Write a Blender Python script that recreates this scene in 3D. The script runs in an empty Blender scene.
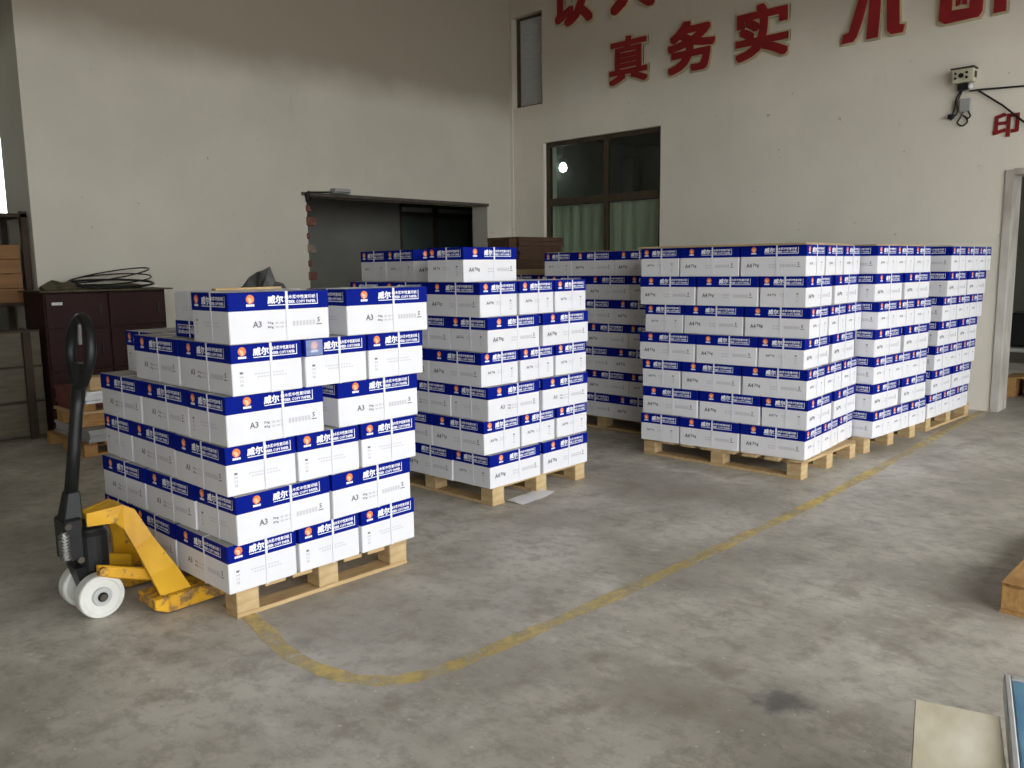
import bpy, bmesh, math, random
from mathutils import Vector, Matrix
random.seed(7)
scene = bpy.context.scene
COL = scene.collection

# ------------------------------------------------------------------ camera
TH = 0.81                      # room X runs along the left wall, Y along the slogan wall
PITCH, ROLL, CAM_H, FPX = 0.14038, -0.01313, 1.3356, 830.17
X0 = Vector((math.cos(TH), -math.sin(TH), 0)); Y0 = Vector((math.sin(TH), math.cos(TH), 0)); Z0 = Vector((0, 0, 1))
fwd = Y0 * math.cos(PITCH) - Z0 * math.sin(PITCH)
up = Y0 * math.sin(PITCH) + Z0 * math.cos(PITCH)
cr, sr = math.cos(ROLL), math.sin(ROLL)
cright = X0 * cr + up * sr
cup = -X0 * sr + up * cr
cam_d = bpy.data.cameras.new('camera'); cam = bpy.data.objects.new('camera', cam_d); COL.objects.link(cam)
cam_d.sensor_width = 36; cam_d.lens = FPX * 36 / 1024; cam_d.clip_start = 0.02; cam_d.clip_end = 200
cam.matrix_world = Matrix(((cright.x, cup.x, -fwd.x, 0), (cright.y, cup.y, -fwd.y, 0), (cright.z, cup.z, -fwd.z, CAM_H), (0, 0, 0, 1)))
scene.camera = cam

# ------------------------------------------------------------------ light: overcast daylight through the loading gate
world = bpy.data.worlds.new('overcast_sky'); scene.world = world; world.use_nodes = True
bgn = world.node_tree.nodes['Background']; bgn.inputs[0].default_value = (0.96, 0.98, 1.0, 1); bgn.inputs[1].default_value = 5.6
GATE = dict(x0=-3.7, x1=7.8, y=-3.6, z1=4.1)
pd = bpy.data.lights.new('gate_daylight', 'AREA'); pd.shape = 'RECTANGLE'
pd.size = GATE['x1'] - GATE['x0']; pd.size_y = GATE['z1']; pd.cycles.is_portal = True
po = bpy.data.objects.new('gate_daylight', pd); COL.objects.link(po)
po.location = ((GATE['x0'] + GATE['x1']) / 2, GATE['y'] + 0.02, GATE['z1'] / 2); po.rotation_euler = (math.radians(90), 0, 0)
po.rotation_euler = (math.radians(90), 0, math.radians(180))
scene.view_settings.view_transform = 'Standard'; scene.view_settings.look = 'None'
scene.view_settings.gamma = 1; scene.view_settings.use_curve_mapping = False
scene.view_settings.exposure = 0.0

# ------------------------------------------------------------------ materials
def new_mat(name):
    m = bpy.data.materials.new(name); m.use_nodes = True
    return m, m.node_tree, m.node_tree.nodes['Principled BSDF']
def mat(name, col, rough=0.6, metal=0.0, var=0.0, scale=8.0, bump=0.0, spec=0.3, stretch=None, col2=None):
    m, nt, b = new_mat(name)
    b.inputs['Roughness'].default_value = rough; b.inputs['Metallic'].default_value = metal
    b.inputs['Specular IOR Level'].default_value = spec
    c2 = col2 if col2 else tuple(max(0, c * (1 - var)) for c in col)
    if var > 0 or col2 or bump > 0:
        tc = nt.nodes.new('ShaderNodeTexCoord'); mp = nt.nodes.new('ShaderNodeMapping')
        if stretch: mp.inputs['Scale'].default_value = stretch
        nz = nt.nodes.new('ShaderNodeTexNoise'); nz.inputs['Scale'].default_value = scale; nz.inputs['Detail'].default_value = 6
        nt.links.new(tc.outputs['Object'], mp.inputs['Vector']); nt.links.new(mp.outputs[0], nz.inputs['Vector'])
        rp = nt.nodes.new('ShaderNodeValToRGB')
        rp.color_ramp.elements[0].position = 0.32; rp.color_ramp.elements[1].position = 0.68
        rp.color_ramp.elements[0].color = (*c2, 1); rp.color_ramp.elements[1].color = (*col, 1)
        nt.links.new(nz.outputs['Fac'], rp.inputs['Fac']); nt.links.new(rp.outputs[0], b.inputs['Base Color'])
        if bump > 0:
            bp = nt.nodes.new('ShaderNodeBump'); bp.inputs['Strength'].default_value = bump; bp.inputs['Distance'].default_value = 0.01
            nt.links.new(nz.outputs['Fac'], bp.inputs['Height']); nt.links.new(bp.outputs[0], b.inputs['Normal'])
    else:
        b.inputs['Base Color'].default_value = (*col, 1)
    return m
def N(nt, t, **kw):
    n = nt.nodes.new(t)
    for k, v in kw.items():
        if k in n.inputs: n.inputs[k].default_value = v
        else: setattr(n, k, v)
    return n
def mixc(nt, fac, a, b):
    m = nt.nodes.new('ShaderNodeMix'); m.data_type = 'RGBA'
    for s, v in ((0, fac), (6, a), (7, b)):
        if isinstance(v, (tuple, float, int)): m.inputs[s].default_value = v if not isinstance(v, tuple) else (*v, 1)[:4]
        else: nt.links.new(v, m.inputs[s])
    return m.outputs[2]
def ramp(nt, src, p0, p1, c0=0.0, c1=1.0):
    r = nt.nodes.new('ShaderNodeMapRange'); r.inputs[1].default_value = p0; r.inputs[2].default_value = p1
    r.inputs[3].default_value = c0; r.inputs[4].default_value = c1; r.interpolation_type = 'SMOOTHSTEP'
    nt.links.new(src, r.inputs[0]); return r.outputs[0]

def make_floor_mat():
    m, nt, b = new_mat('worn_concrete')
    tc = N(nt, 'ShaderNodeTexCoord')
    def noise(scale, detail=8, rough=0.6, stretch=None):
        n = N(nt, 'ShaderNodeTexNoise', Scale=scale, Detail=detail, Roughness=rough)
        if stretch:
            mp = N(nt, 'ShaderNodeMapping'); mp.inputs['Scale'].default_value = stretch
            nt.links.new(tc.outputs['Object'], mp.inputs[0]); nt.links.new(mp.outputs[0], n.inputs['Vector'])
        else: nt.links.new(tc.outputs['Object'], n.inputs['Vector'])
        return n.outputs['Fac']
    c = mixc(nt, ramp(nt, noise(1.3), 0.36, 0.66), (0.38, 0.35, 0.292), (0.60, 0.565, 0.485))
    c = mixc(nt, ramp(nt, noise(5, 10, 0.7), 0.48, 0.68, 0, 0.65), c, (0.25, 0.212, 0.165))
    c = mixc(nt, ramp(nt, noise(17, 8, 0.75, (1, 0.6, 1)), 0.46, 0.62, 0, 0.45), c, (0.27, 0.24, 0.195))
    c = mixc(nt, ramp(nt, noise(3.1, 10, 0.75, (1, 0.5, 1)), 0.54, 0.70, 0, 0.55), c, (0.74, 0.71, 0.635))
    c = mixc(nt, ramp(nt, noise(0.55, 5, 0.5), 0.52, 0.7, 0, 0.5), c, (0.27, 0.235, 0.19))
    c = mixc(nt, ramp(nt, noise(60, 3, 0.6), 0.64, 0.74, 0, 0.35), c, (0.1, 0.09, 0.08))
    c = mixc(nt, ramp(nt, noise(38, 2, 0.5), 0.70, 0.75, 0, 0.6), c, (0.75, 0.73, 0.68))
    # dark oil stain
    vm = N(nt, 'ShaderNodeVectorMath', operation='DISTANCE'); vm.inputs[1].default_value = (2.29, 1.06, 0)
    nt.links.new(tc.outputs['Object'], vm.inputs[0])
    ad = N(nt, 'ShaderNodeMath', operation='MULTIPLY_ADD'); ad.inputs[1].default_value = 0.16; nt.links.new(noise(14, 6), ad.inputs[0]); nt.links.new(vm.outputs['Value'], ad.inputs[2])
    c = mixc(nt, ramp(nt, ad.outputs[0], 0.11, 0.19, 0.65, 0.0), c, (0.07, 0.066, 0.075))
    nt.links.new(c, b.inputs['Base Color'])
    rr = ramp(nt, noise(2.2), 0.3, 0.7, 0.42, 0.62); nt.links.new(rr, b.inputs['Roughness'])
    b.inputs['Specular IOR Level'].default_value = 0.35
    bp = N(nt, 'ShaderNodeBump', Strength=0.12, Distance=0.005); nt.links.new(noise(45, 6), bp.inputs['Height']); nt.links.new(bp.outputs[0], b.inputs['Normal'])
    return m
def make_wall_mat(name, base, dark, patch=None, shade_soot=None):
    m, nt, b = new_mat(name)
    tc = N(nt, 'ShaderNodeTexCoord')
    def noise(scale, detail=6, rough=0.6, stretch=None):
        n = N(nt, 'ShaderNodeTexNoise', Scale=scale, Detail=detail, Roughness=rough)
        mp = N(nt, 'ShaderNodeMapping')
        if stretch: mp.inputs['Scale'].default_value = stretch
        nt.links.new(tc.outputs['Object'], mp.inputs[0]); nt.links.new(mp.outputs[0], n.inputs['Vector'])
        return n.outputs['Fac']
    c = mixc(nt, ramp(nt, noise(0.9), 0.35, 0.7), tuple(v * 0.92 for v in base), base)
    c = mixc(nt, ramp(nt, noise(2.2, 8, 0.7, (1, 1, 0.25)), 0.58, 0.8, 0, 0.35), c, dark)
    c = mixc(nt, ramp(nt, noise(16, 3, 0.5), 0.72, 0.76, 0, 0.5), c, tuple(v * 0.5 for v in dark))
    if patch:                    # lighter replastered patch with a soft edge
        (py, pz, ry, rz, pc) = patch
        sx = N(nt, 'ShaderNodeSeparateXYZ'); nt.links.new(tc.outputs['Object'], sx.inputs[0])
        def band(o, c0, r):
            s = N(nt, 'ShaderNodeMath', operation='SUBTRACT'); s.inputs[1].default_value = c0; nt.links.new(o, s.inputs[0])
            a = N(nt, 'ShaderNodeMath', operation='ABSOLUTE'); nt.links.new(s.outputs[0], a.inputs[0])
            return ramp(nt, a.outputs[0], r * 0.75, r * 1.15, 1.0, 0.0)
        mu = N(nt, 'ShaderNodeMath', operation='MULTIPLY'); nt.links.new(band(sx.outputs[1], py, ry), mu.inputs[0]); nt.links.new(band(sx.outputs[2], pz, rz), mu.inputs[1])
        m2 = N(nt, 'ShaderNodeMath', operation='MULTIPLY'); nt.links.new(mu.outputs[0], m2.inputs[0]); nt.links.new(ramp(nt, noise(7, 6), 0.3, 0.55, 0.3, 0.85), m2.inputs[1])
        c = mixc(nt, m2.outputs[0], c, pc)
    if shade_soot:                    # browner wall top: daylight fall-off put into the colour, soot too on slogan wall
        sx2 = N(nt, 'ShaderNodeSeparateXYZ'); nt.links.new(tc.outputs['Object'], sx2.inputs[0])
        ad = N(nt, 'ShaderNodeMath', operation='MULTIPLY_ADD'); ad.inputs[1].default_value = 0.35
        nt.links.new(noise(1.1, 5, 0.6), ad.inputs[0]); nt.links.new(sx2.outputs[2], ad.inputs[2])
        c = mixc(nt, ramp(nt, ad.outputs[0], shade_soot[0], shade_soot[1], 0, shade_soot[2]), c, shade_soot[3])
    nt.links.new(c, b.inputs['Base Color']); b.inputs['Roughness'].default_value = 0.85; b.inputs['Specular IOR Level'].default_value = 0.15
    bp = N(nt, 'ShaderNodeBump', Strength=0.15, Distance=0.01); nt.links.new(noise(30, 5), bp.inputs['Height']); nt.links.new(bp.outputs[0], b.inputs['Normal'])
    return m

M = {}
M['floor'] = make_floor_mat()
M['wall_left'] = make_wall_mat('left_wall_plaster', (0.64, 0.605, 0.515), (0.40, 0.35, 0.27), shade_soot=(3.30, 3.75, 0.8, (0.28, 0.24, 0.18)))
M['wall_slogan'] = make_wall_mat('slogan_wall_plaster', (0.83, 0.785, 0.68), (0.54, 0.47, 0.36), shade_soot=(3.2, 4.2, 0.7, (0.34, 0.285, 0.21)), patch=(6.62, 3.57, 0.27, 0.27, (0.80, 0.78, 0.72)))
M['plaster'] = make_wall_mat('plain_plaster', (0.62, 0.59, 0.53), (0.42, 0.39, 0.33))
M['ceil'] = mat('ceiling_plaster', (0.42, 0.40, 0.36), 0.9, var=0.2)
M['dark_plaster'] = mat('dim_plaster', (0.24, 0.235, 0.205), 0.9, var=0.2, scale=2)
M['yard'] = mat('yard_concrete', (0.42, 0.40, 0.37), 0.9, var=0.2, scale=2)
M['brick'] = mat('red_brick', (0.24, 0.105, 0.075), 0.9, var=0.5, scale=14, bump=0.3)
M['brick_grey'] = mat('mortared_brick', (0.28, 0.23, 0.18), 0.9, var=0.5, scale=14, bump=0.3)
M['frame_brown'] = mat('dark_brown_paint', (0.075, 0.055, 0.035), 0.5, var=0.3)
M['steel_lintel'] = mat('rusty_lintel', (0.10, 0.085, 0.07), 0.7, var=0.4)
M['trim_white'] = mat('chipped_white_paint', (0.62, 0.60, 0.55), 0.6, var=0.0, scale=5, stretch=(1, 1, 0.4), col2=(0.36, 0.32, 0.27), bump=0.3)
def glass_mat(name, col, gloss=0.10):
    m, nt, b = new_mat(name); out = nt.nodes['Material Output']
    tr = nt.nodes.new('ShaderNodeBsdfTransparent'); tr.inputs[0].default_value = (*col, 1)
    gl = nt.nodes.new('ShaderNodeBsdfGlossy'); gl.inputs['Roughness'].default_value = 0.12
    mx = nt.nodes.new('ShaderNodeMixShader'); mx.inputs[0].default_value = gloss
    nt.links.new(tr.outputs[0], mx.inputs[1]); nt.links.new(gl.outputs[0], mx.inputs[2]); nt.links.new(mx.outputs[0], out.inputs['Surface'])
    return m
M['glass'] = glass_mat('tinted_glass', (0.80, 0.86, 0.83), 0.03)
M['glass_dirty'] = mat('dusty_green_glass', (0.12, 0.15, 0.13), 0.25, var=0.3, scale=2, spec=0.5)
M['curtain'] = mat('grey_green_curtain', (0.80, 0.80, 0.64), 0.9, var=0.25, scale=5, stretch=(1, 6, 0.4))
M['red'] = mat('slogan_red', (0.27, 0.014, 0.016), 0.6, var=0.25, scale=4)
M['cream'] = mat('slogan_cream_edge', (0.52, 0.44, 0.28), 0.7, var=0.25, scale=5)
M['yellow_line'] = None
# carton materials
M['blue'] = mat('printed_blue', (0.001, 0.010, 0.22), 0.55, spec=0.06)
M['white'] = mat('white_carton', (0.80, 0.80, 0.825), 0.5, var=0.04, scale=6, spec=0.25)
M['lid_top'] = mat('grey_lid_top', (0.50, 0.48, 0.44), 0.7, var=0.25, scale=7)
M['ink_white'] = mat('white_ink', (0.86, 0.87, 0.92), 0.45)
M['ink_grey'] = mat('grey_ink', (0.17, 0.16, 0.19), 0.6)
M['ink_pale'] = mat('pale_grey_ink', (0.62, 0.61, 0.64), 0.6)
M['orange'] = mat('logo_orange', (0.78, 0.115, 0.03), 0.45, col2=(0.9, 0.30, 0.08), scale=40)
M['logo_light'] = mat('logo_pale_orange', (0.95, 0.55, 0.30), 0.45)
M['strap'] = mat('white_plastic_strap', (0.78, 0.78, 0.84), 0.3, spec=0.5)
tm, tnt, tb = new_mat('clear_tape'); tb.inputs['Base Color'].default_value = (0.55, 0.68, 0.95, 1); tb.inputs['Alpha'].default_value = 0.38; tb.inputs['Roughness'].default_value = 0.15; M['tape'] = tm
M['wood'] = mat('pale_pine', (0.60, 0.44, 0.23), 0.75, col2=(0.46, 0.31, 0.145), scale=5, stretch=(1.5, 9, 9), bump=0.2)
M['wood_end'] = mat('pine_block', (0.62, 0.47, 0.26), 0.8, col2=(0.45, 0.31, 0.15), scale=9, stretch=(1, 1, 4), bump=0.2)
M['wood_orange'] = mat('orange_pine', (0.50, 0.29, 0.105), 0.75, col2=(0.36, 0.19, 0.065), scale=6, stretch=(2, 9, 9), bump=0.2)
M['kraft'] = mat('kraft_sheet', (0.46, 0.35, 0.20), 0.8, var=0.25, scale=6)
M['brown_card'] = mat('brown_corrugated', (0.085, 0.048, 0.029), 0.8, var=0.4, scale=8, stretch=(1, 1, 8))
M['brown_flap'] = mat('brown_flap', (0.20, 0.115, 0.065), 0.8, var=0.2)
M['maroon'] = mat('maroon_cabinet_paint', (0.036, 0.014, 0.012), 0.55, var=0.25, scale=5, spec=0.15)
M['dark_gap'] = mat('black_recess', (0.012, 0.010, 0.009), 0.8)
M['black'] = mat('black_paint', (0.011, 0.012, 0.012), 0.42, var=0.4, scale=12, spec=0.35)
M['black_plastic'] = mat('black_plastic', (0.008, 0.009, 0.009), 0.42, spec=0.35)
M['chrome'] = mat('worn_steel', (0.45, 0.45, 0.44), 0.3, metal=0.9, var=0.3)
def worn_yellow(name, lo, hi):
    m, nt, b = new_mat(name); tc = N(nt, 'ShaderNodeTexCoord')
    n1 = N(nt, 'ShaderNodeTexNoise', Scale=16, Detail=10, Roughness=0.72); n2 = N(nt, 'ShaderNodeTexNoise', Scale=5, Detail=4)
    for n in (n1, n2): nt.links.new(tc.outputs['Object'], n.inputs['Vector'])
    c = mixc(nt, ramp(nt, n2.outputs['Fac'], 0.35, 0.65), (0.62, 0.31, 0.012), (0.80, 0.44, 0.012))
    c = mixc(nt, ramp(nt, n1.outputs['Fac'], lo, lo + 0.07, 0, 0.85), c, (0.20, 0.115, 0.06))
    c = mixc(nt, ramp(nt, n1.outputs['Fac'], hi, hi + 0.05, 0, 0.9), c, (0.05, 0.035, 0.028))
    nt.links.new(c, b.inputs['Base Color']); b.inputs['Roughness'].default_value = 0.55
    bp = N(nt, 'ShaderNodeBump', Strength=0.2, Distance=0.004); nt.links.new(n1.outputs['Fac'], bp.inputs['Height']); nt.links.new(bp.outputs[0], b.inputs['Normal'])
    return m
M['jack_yellow'] = worn_yellow('chipped_yellow_paint', 0.585, 0.66)
M['jack_rust'] = worn_yellow('rusty_yellow_paint', 0.47, 0.56)
M['nylon'] = mat('white_nylon', (0.74, 0.74, 0.69), 0.45, var=0.12, scale=8)
M['crate'] = mat('grey_weathered_board', (0.13, 0.11, 0.078), 0.85, var=0.35, scale=5, stretch=(1, 1, 6), bump=0.2)
M['crate_bar'] = mat('dark_batten', (0.055, 0.035, 0.024), 0.8, var=0.3)
M['case_wood'] = mat('orange_brown_board', (0.26, 0.135, 0.055), 0.75, var=0.3, scale=3, stretch=(1, 1, 5))
M['paper'] = mat('white_paper', (0.86, 0.86, 0.87), 0.7, var=0.08)
M['paper_grey'] = mat('grey_sheets', (0.45, 0.45, 0.44), 0.8, var=0.25, scale=6, stretch=(1, 1, 25))
M['red_card'] = mat('red_brown_card', (0.20, 0.07, 0.055), 0.8, var=0.3)
M['debris'] = mat('brown_rag', (0.11, 0.095, 0.055), 0.9, var=0.5, scale=14)
M['ply'] = mat('pale_plywood', (0.84, 0.80, 0.66), 0.65, col2=(0.62, 0.55, 0.38), scale=5, stretch=(1, 2.4, 1))
M['metal'] = mat('galvanised_steel', (0.58, 0.59, 0.58), 0.4, metal=0.4, var=0.15, scale=9)
M['blue_sheet'] = mat('blue_plastic_film', (0.03, 0.17, 0.32), 0.3, col2=(0.16, 0.33, 0.46), scale=7, stretch=(0.6, 3, 1), spec=0.6)
M['beige_plastic'] = mat('yellowed_plastic', (0.58, 0.55, 0.42), 0.5, var=0.12)
M['grey_plastic'] = mat('grey_plastic', (0.36, 0.36, 0.35), 0.5)
M['label_white'] = mat('white_label', (0.65, 0.65, 0.62), 0.6)
M['sack'] = mat('grey_plastic_sack', (0.09, 0.09, 0.085), 0.5, var=0.4)

# ------------------------------------------------------------------ mesh helpers
class MB:
    def __init__(s): s.v = []; s.f = []; s.m = []
    def add(s, vs, fs, mi=0, mx=None):
        o = len(s.v)
        for v in vs:
            v = Vector(v); s.v.append(tuple(mx @ v if mx else v))
        for f in fs: s.f.append([o + i for i in f]); s.m.append(mi)
        return s
    def box(s, x0, x1, y0, y1, z0, z1, mi=0, mx=None):
        return s.add([(x0,y0,z0),(x1,y0,z0),(x1,y1,z0),(x0,y1,z0),(x0,y0,z1),(x1,y0,z1),(x1,y1,z1),(x0,y1,z1)],
              [(0,3,2,1),(4,5,6,7),(0,1,5,4),(1,2,6,5),(2,3,7,6),(3,0,4,7)], mi, mx)
    def hull8(s, a, b, mi=0):        # two quads a,b (4 pts each, same winding) joined into a solid
        return s.add(list(a) + list(b), [(3,2,1,0),(4,5,6,7),(0,1,5,4),(1,2,6,5),(2,3,7,6),(3,0,4,7)], mi)
    def prism(s, poly, y0, y1, mi=0):    # polygon in XZ extruded along Y
        n = len(poly)
        return s.add([(x, y0, z) for x, z in poly] + [(x, y1, z) for x, z in poly],
            [tuple(range(n)), tuple(range(2*n-1, n-1, -1))] + [(i, i+n, (i+1) % n + n, (i+1) % n) for i in range(n)], mi)
    def tube(s, pts, r, n=8, mi=0, closed=False):
        P = [Vector(p) for p in pts]; k = len(P); rs = r if isinstance(r, (list, tuple)) else [r] * k
        rings = []; prev = None
        for i in range(k):
            if closed: t = P[(i+1) % k] - P[i-1]
            else: t = P[min(i+1, k-1)] - P[max(i-1, 0)]
            t.normalize()
            u = prev if prev is not None else (Vector((0,0,1)) if abs(t.z) < 0.9 else Vector((1,0,0)))
            u = (u - t * u.dot(t)); u.normalize(); prev = u; w = t.cross(u)
            rings.append([P[i] + (u * math.cos(2*math.pi*j/n) + w * math.sin(2*math.pi*j/n)) * rs[i] for j in range(n)])
        vs = [p for q in rings for p in q]; fs = []
        for i in range(k if closed else k-1):
            a, b = i*n, ((i+1) % k)*n
            for j in range(n): fs.append((a+j, a+(j+1) % n, b+(j+1) % n, b+j))
        if not closed: fs += [tuple(range(n-1, -1, -1)), tuple((k-1)*n + j for j in range(n))]
        return s.add(vs, fs, mi)
    def lathe(s, prof, c, axis='y', n=28, mi=0):   # prof: (radius, along-axis)
        vs = []; k = len(prof)
        for i in range(n):
            a = 2*math.pi*i/n; ca, sa = math.cos(a), math.sin(a)
            for r, t in prof:
                vs.append({'y': (c[0]+r*ca, c[1]+t, c[2]+r*sa), 'z': (c[0]+r*ca, c[1]+r*sa, c[2]+t), 'x': (c[0]+t, c[1]+r*ca, c[2]+r*sa)}[axis])
        fs = [(i*k+j, ((i+1) % n)*k+j, ((i+1) % n)*k+j+1, i*k+j+1) for i in range(n) for j in range(k-1)]
        return s.add(vs, fs, mi)
    def mesh(s, name, mats, bevel=0.0, smooth=False):
        me = bpy.data.meshes.new(name); me.from_pydata(s.v, [], s.f); 
        for mm in (mats if isinstance(mats, (list, tuple)) else [mats]): me.materials.append(mm)
        me.polygons.foreach_set('material_index', s.m)
        bm = bmesh.new(); bm.from_mesh(me); bmesh.ops.recalc_face_normals(bm, faces=bm.faces)
        if bevel > 0: bmesh.ops.bevel(bm, geom=bm.edges[:], offset=bevel, segments=1, affect='EDGES', clamp_overlap=True)
        bm.to_mesh(me); bm.free()
        if smooth: me.polygons.foreach_set('use_smooth', [True] * len(me.polygons))
        me.update(); return me
    def build(s, name, mats, parent=None, bevel=0.0, smooth=False):
        return link(name, s.mesh(name, mats, bevel, smooth), parent)
def link(name, data, parent=None, loc=None, rotz=None):
    o = bpy.data.objects.new(name, data); COL.objects.link(o)
    if parent is not None: o.parent = parent
    if loc is not None: o.location = loc
    if rotz is not None: o.rotation_euler = (0, 0, rotz)
    return o
def tag(o, label=None, cat=None, group=None, kind=None):
    if label: o['label'] = label
    if cat: o['category'] = cat
    if group: o['group'] = group
    if kind: o['kind'] = kind
    return o
def thing(name, label, cat, loc=(0, 0, 0), rotz=0.0, group=None):
    return tag(link(name, None, None, loc, rotz), label, cat, group)
def struct(o): o['kind'] = 'structure'; return o

# flat text as triangles in a plane
_cache = {}
def text2d(body, res=2):
    key = (body, res)
    if key in _cache: return _cache[key]
    cu = bpy.data.curves.new('t', 'FONT'); cu.body = body; cu.resolution_u = res; cu.fill_mode = 'FRONT'
    ob = bpy.data.objects.new('t', cu); COL.objects.link(ob)
    dg = bpy.context.evaluated_depsgraph_get(); dg.update()
    me = bpy.data.meshes.new_from_object(ob.evaluated_get(dg))
    vs = [(v.co.x, v.co.y) for v in me.vertices]; fs = [tuple(p.vertices) for p in me.polygons]
    bpy.data.objects.remove(ob); bpy.data.curves.remove(cu); bpy.data.meshes.remove(me)
    x0 = min(v[0] for v in vs); x1 = max(v[0] for v in vs); y0 = min(v[1] for v in vs); y1 = max(v[1] for v in vs)
    vs = [((x-x0)/(x1-x0), (y-y0)/(y1-y0)) for x, y in vs]
    _cache[key] = (vs, fs); return vs, fs
class Flat:                       # 2-D artwork, later stamped on the sides of a carton
    def __init__(s): s.items = []
    def text(s, body, x, y, w, h, bold=0.0, res=1):
        vs, fs = text2d(body, res)
        offs = [(0, 0)] if bold == 0 else [(0, 0), (bold, 0), (-bold, 0), (0, bold), (0, -bold)]
        for dx, dy in offs: s.items.append(([(x + u*w + dx, y + v*h + dy) for u, v in vs], fs))
    def rect(s, x, y, w, h): s.items.append(([(x, y), (x+w, y), (x+w, y+h), (x, y+h)], [(0, 1, 2, 3)]))
    def poly(s, pts): s.items.append((pts, [tuple(range(len(pts)))]))
    def stamp(s, mb, ox, mx, mi=0, d=0.0):
        for q_, (vs, fs) in enumerate(s.items): mb.add([(x + ox, -d - 0.00008 * (q_ % 7), y) for x, y in vs], fs, mi, mx)

# ================================================================== THE SETTING
WX, WY = 8.24, 7.81            # slogan wall plane (x), left wall plane (y)
def slab(mb, axis, p0, p1, u0, u1, z0, z1, holes):
    us = sorted({u0, u1, *[h[0] for h in holes], *[h[1] for h in holes]}); zs = sorted({z0, z1, *[h[2] for h in holes], *[h[3] for h in holes]})
    us = [u for u in us if u0 <= u <= u1]; zs = [z for z in zs if z0 <= z <= z1]
    for a, b in zip(us, us[1:]):
        for c, d in zip(zs, zs[1:]):
            mu, mz = (a+b)/2, (c+d)/2
            if any(h[0] < mu < h[1] and h[2] < mz < h[3] for h in holes): continue
            if axis == 'x': mb.box(p0, p1, a, b, c, d)
            else: mb.box(a, b, p0, p1, c, d)
    return mb
CEIL = 6.0
struct(MB().box(-7, 13, -3.8, 12, -0.2, 0).build('floor', M['floor']))
struct(MB().box(-30, 36, -40, -3.8, -0.22, -0.02).build('floor_yard', M['yard']))
struct(MB().box(-7, 13, -3.8, 12, CEIL, CEIL + 0.2).build('ceiling', M['ceil']))
OPN = (5.06, 7.78, 0.0, 2.12)
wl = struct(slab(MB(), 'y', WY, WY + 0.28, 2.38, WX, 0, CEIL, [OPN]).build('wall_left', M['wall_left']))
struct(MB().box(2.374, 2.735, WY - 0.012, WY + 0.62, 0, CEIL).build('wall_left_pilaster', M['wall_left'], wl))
WIN = (5.46, 7.235, 0.95, 2.90); VENT = (7.245, 7.755, 3.388, 4.52); DOOR = (0.35, 1.935, 0.0, 2.10)
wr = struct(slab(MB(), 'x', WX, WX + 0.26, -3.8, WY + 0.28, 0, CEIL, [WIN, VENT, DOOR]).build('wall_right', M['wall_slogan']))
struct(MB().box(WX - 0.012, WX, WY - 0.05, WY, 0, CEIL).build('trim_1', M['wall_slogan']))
struct(slab(MB(), 'y', GATE['y'] - 0.2, GATE['y'], -7, WX, 0, CEIL, [(GATE['x0'], GATE['x1'], 0, GATE['z1'])]).build('wall_gate', M['plaster']))
struct(MB().box(-7, -6.8, -3.8, 12, 0, CEIL).build('wall_rear', M['plaster']))
BWIN = (1.2, 3.3, 1.95, 2.97)
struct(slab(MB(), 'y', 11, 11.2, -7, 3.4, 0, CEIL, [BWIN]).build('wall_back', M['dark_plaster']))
# back window of the left bay
w3 = MB().box(1.2, 3.3, 11.05, 11.1, 1.95, 2.02).box(1.2, 3.3, 11.05, 11.1, 2.90, 2.97)
for x in (1.2, 1.88, 2.56, 3.23): w3.box(x, x + 0.07, 11.05, 11.1, 2.02, 2.90)
w3 = struct(w3.build('window_3', M['frame_brown']))
for x in (1.27, 1.95, 2.63): link('window_pane', MB().box(x, x + 0.61, 11.07, 11.078, 2.02, 2.90).mesh('window_pane', M['glass']), w3)
# small room behind the broken opening in the left wall
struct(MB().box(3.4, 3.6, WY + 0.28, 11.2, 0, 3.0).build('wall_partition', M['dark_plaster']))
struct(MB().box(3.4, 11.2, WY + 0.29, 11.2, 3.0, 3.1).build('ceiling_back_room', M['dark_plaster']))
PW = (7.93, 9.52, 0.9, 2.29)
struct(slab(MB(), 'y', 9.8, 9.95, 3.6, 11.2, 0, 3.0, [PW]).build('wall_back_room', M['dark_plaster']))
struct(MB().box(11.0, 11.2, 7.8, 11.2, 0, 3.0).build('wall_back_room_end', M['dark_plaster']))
f2 = MB().box(7.93, 8.0, 9.83, 9.9, 0.9, 2.29).box(9.45, 9.52, 9.83, 9.9, 0.9, 2.29).box(8.63, 8.72, 9.83, 9.9, 0.9, 2.29)
f2.box(8.0, 9.45, 9.83, 9.9, 2.1, 2.17).box(8.0, 9.45, 9.83, 9.9, 2.24, 2.29).box(8.0, 9.45, 9.83, 9.9, 0.9, 0.97)
f2 = struct(f2.build('window_2', M['frame_brown']))
for x0, x1 in ((8.0, 8.63), (8.72, 9.45)):
    link('window_pane', MB().box(x0, x1, 9.86, 9.868, 0.97, 2.1).mesh('window_pane', M['glass_dirty']), f2)
    link('window_pane', MB().box(x0, x1, 9.86, 9.868, 2.17, 2.24).mesh('window_pane', M['paper_grey']), f2)
# broken brick edge of the opening: toothed stubs
for i in range(14):
    z = 0.05 + i * 0.146; w = 0.125 if i % 2 == 0 else 0.05
    w += random.uniform(-0.02, 0.02)
    b = MB().box(0, w, 0, 0.24, 0, 0.066 if i % 2 else 0.09).mesh('brick', M['brick'] if i % 5 else M['brick_grey'], bevel=0.006)
    link('brick', b, wl, (5.045, WY - 0.006, z))
lt = struct(MB().box(5.0, 7.8, WY - 0.012, WY + 0.05, 2.115, 2.15).build('trim_2', M['steel_lintel']))
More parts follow.
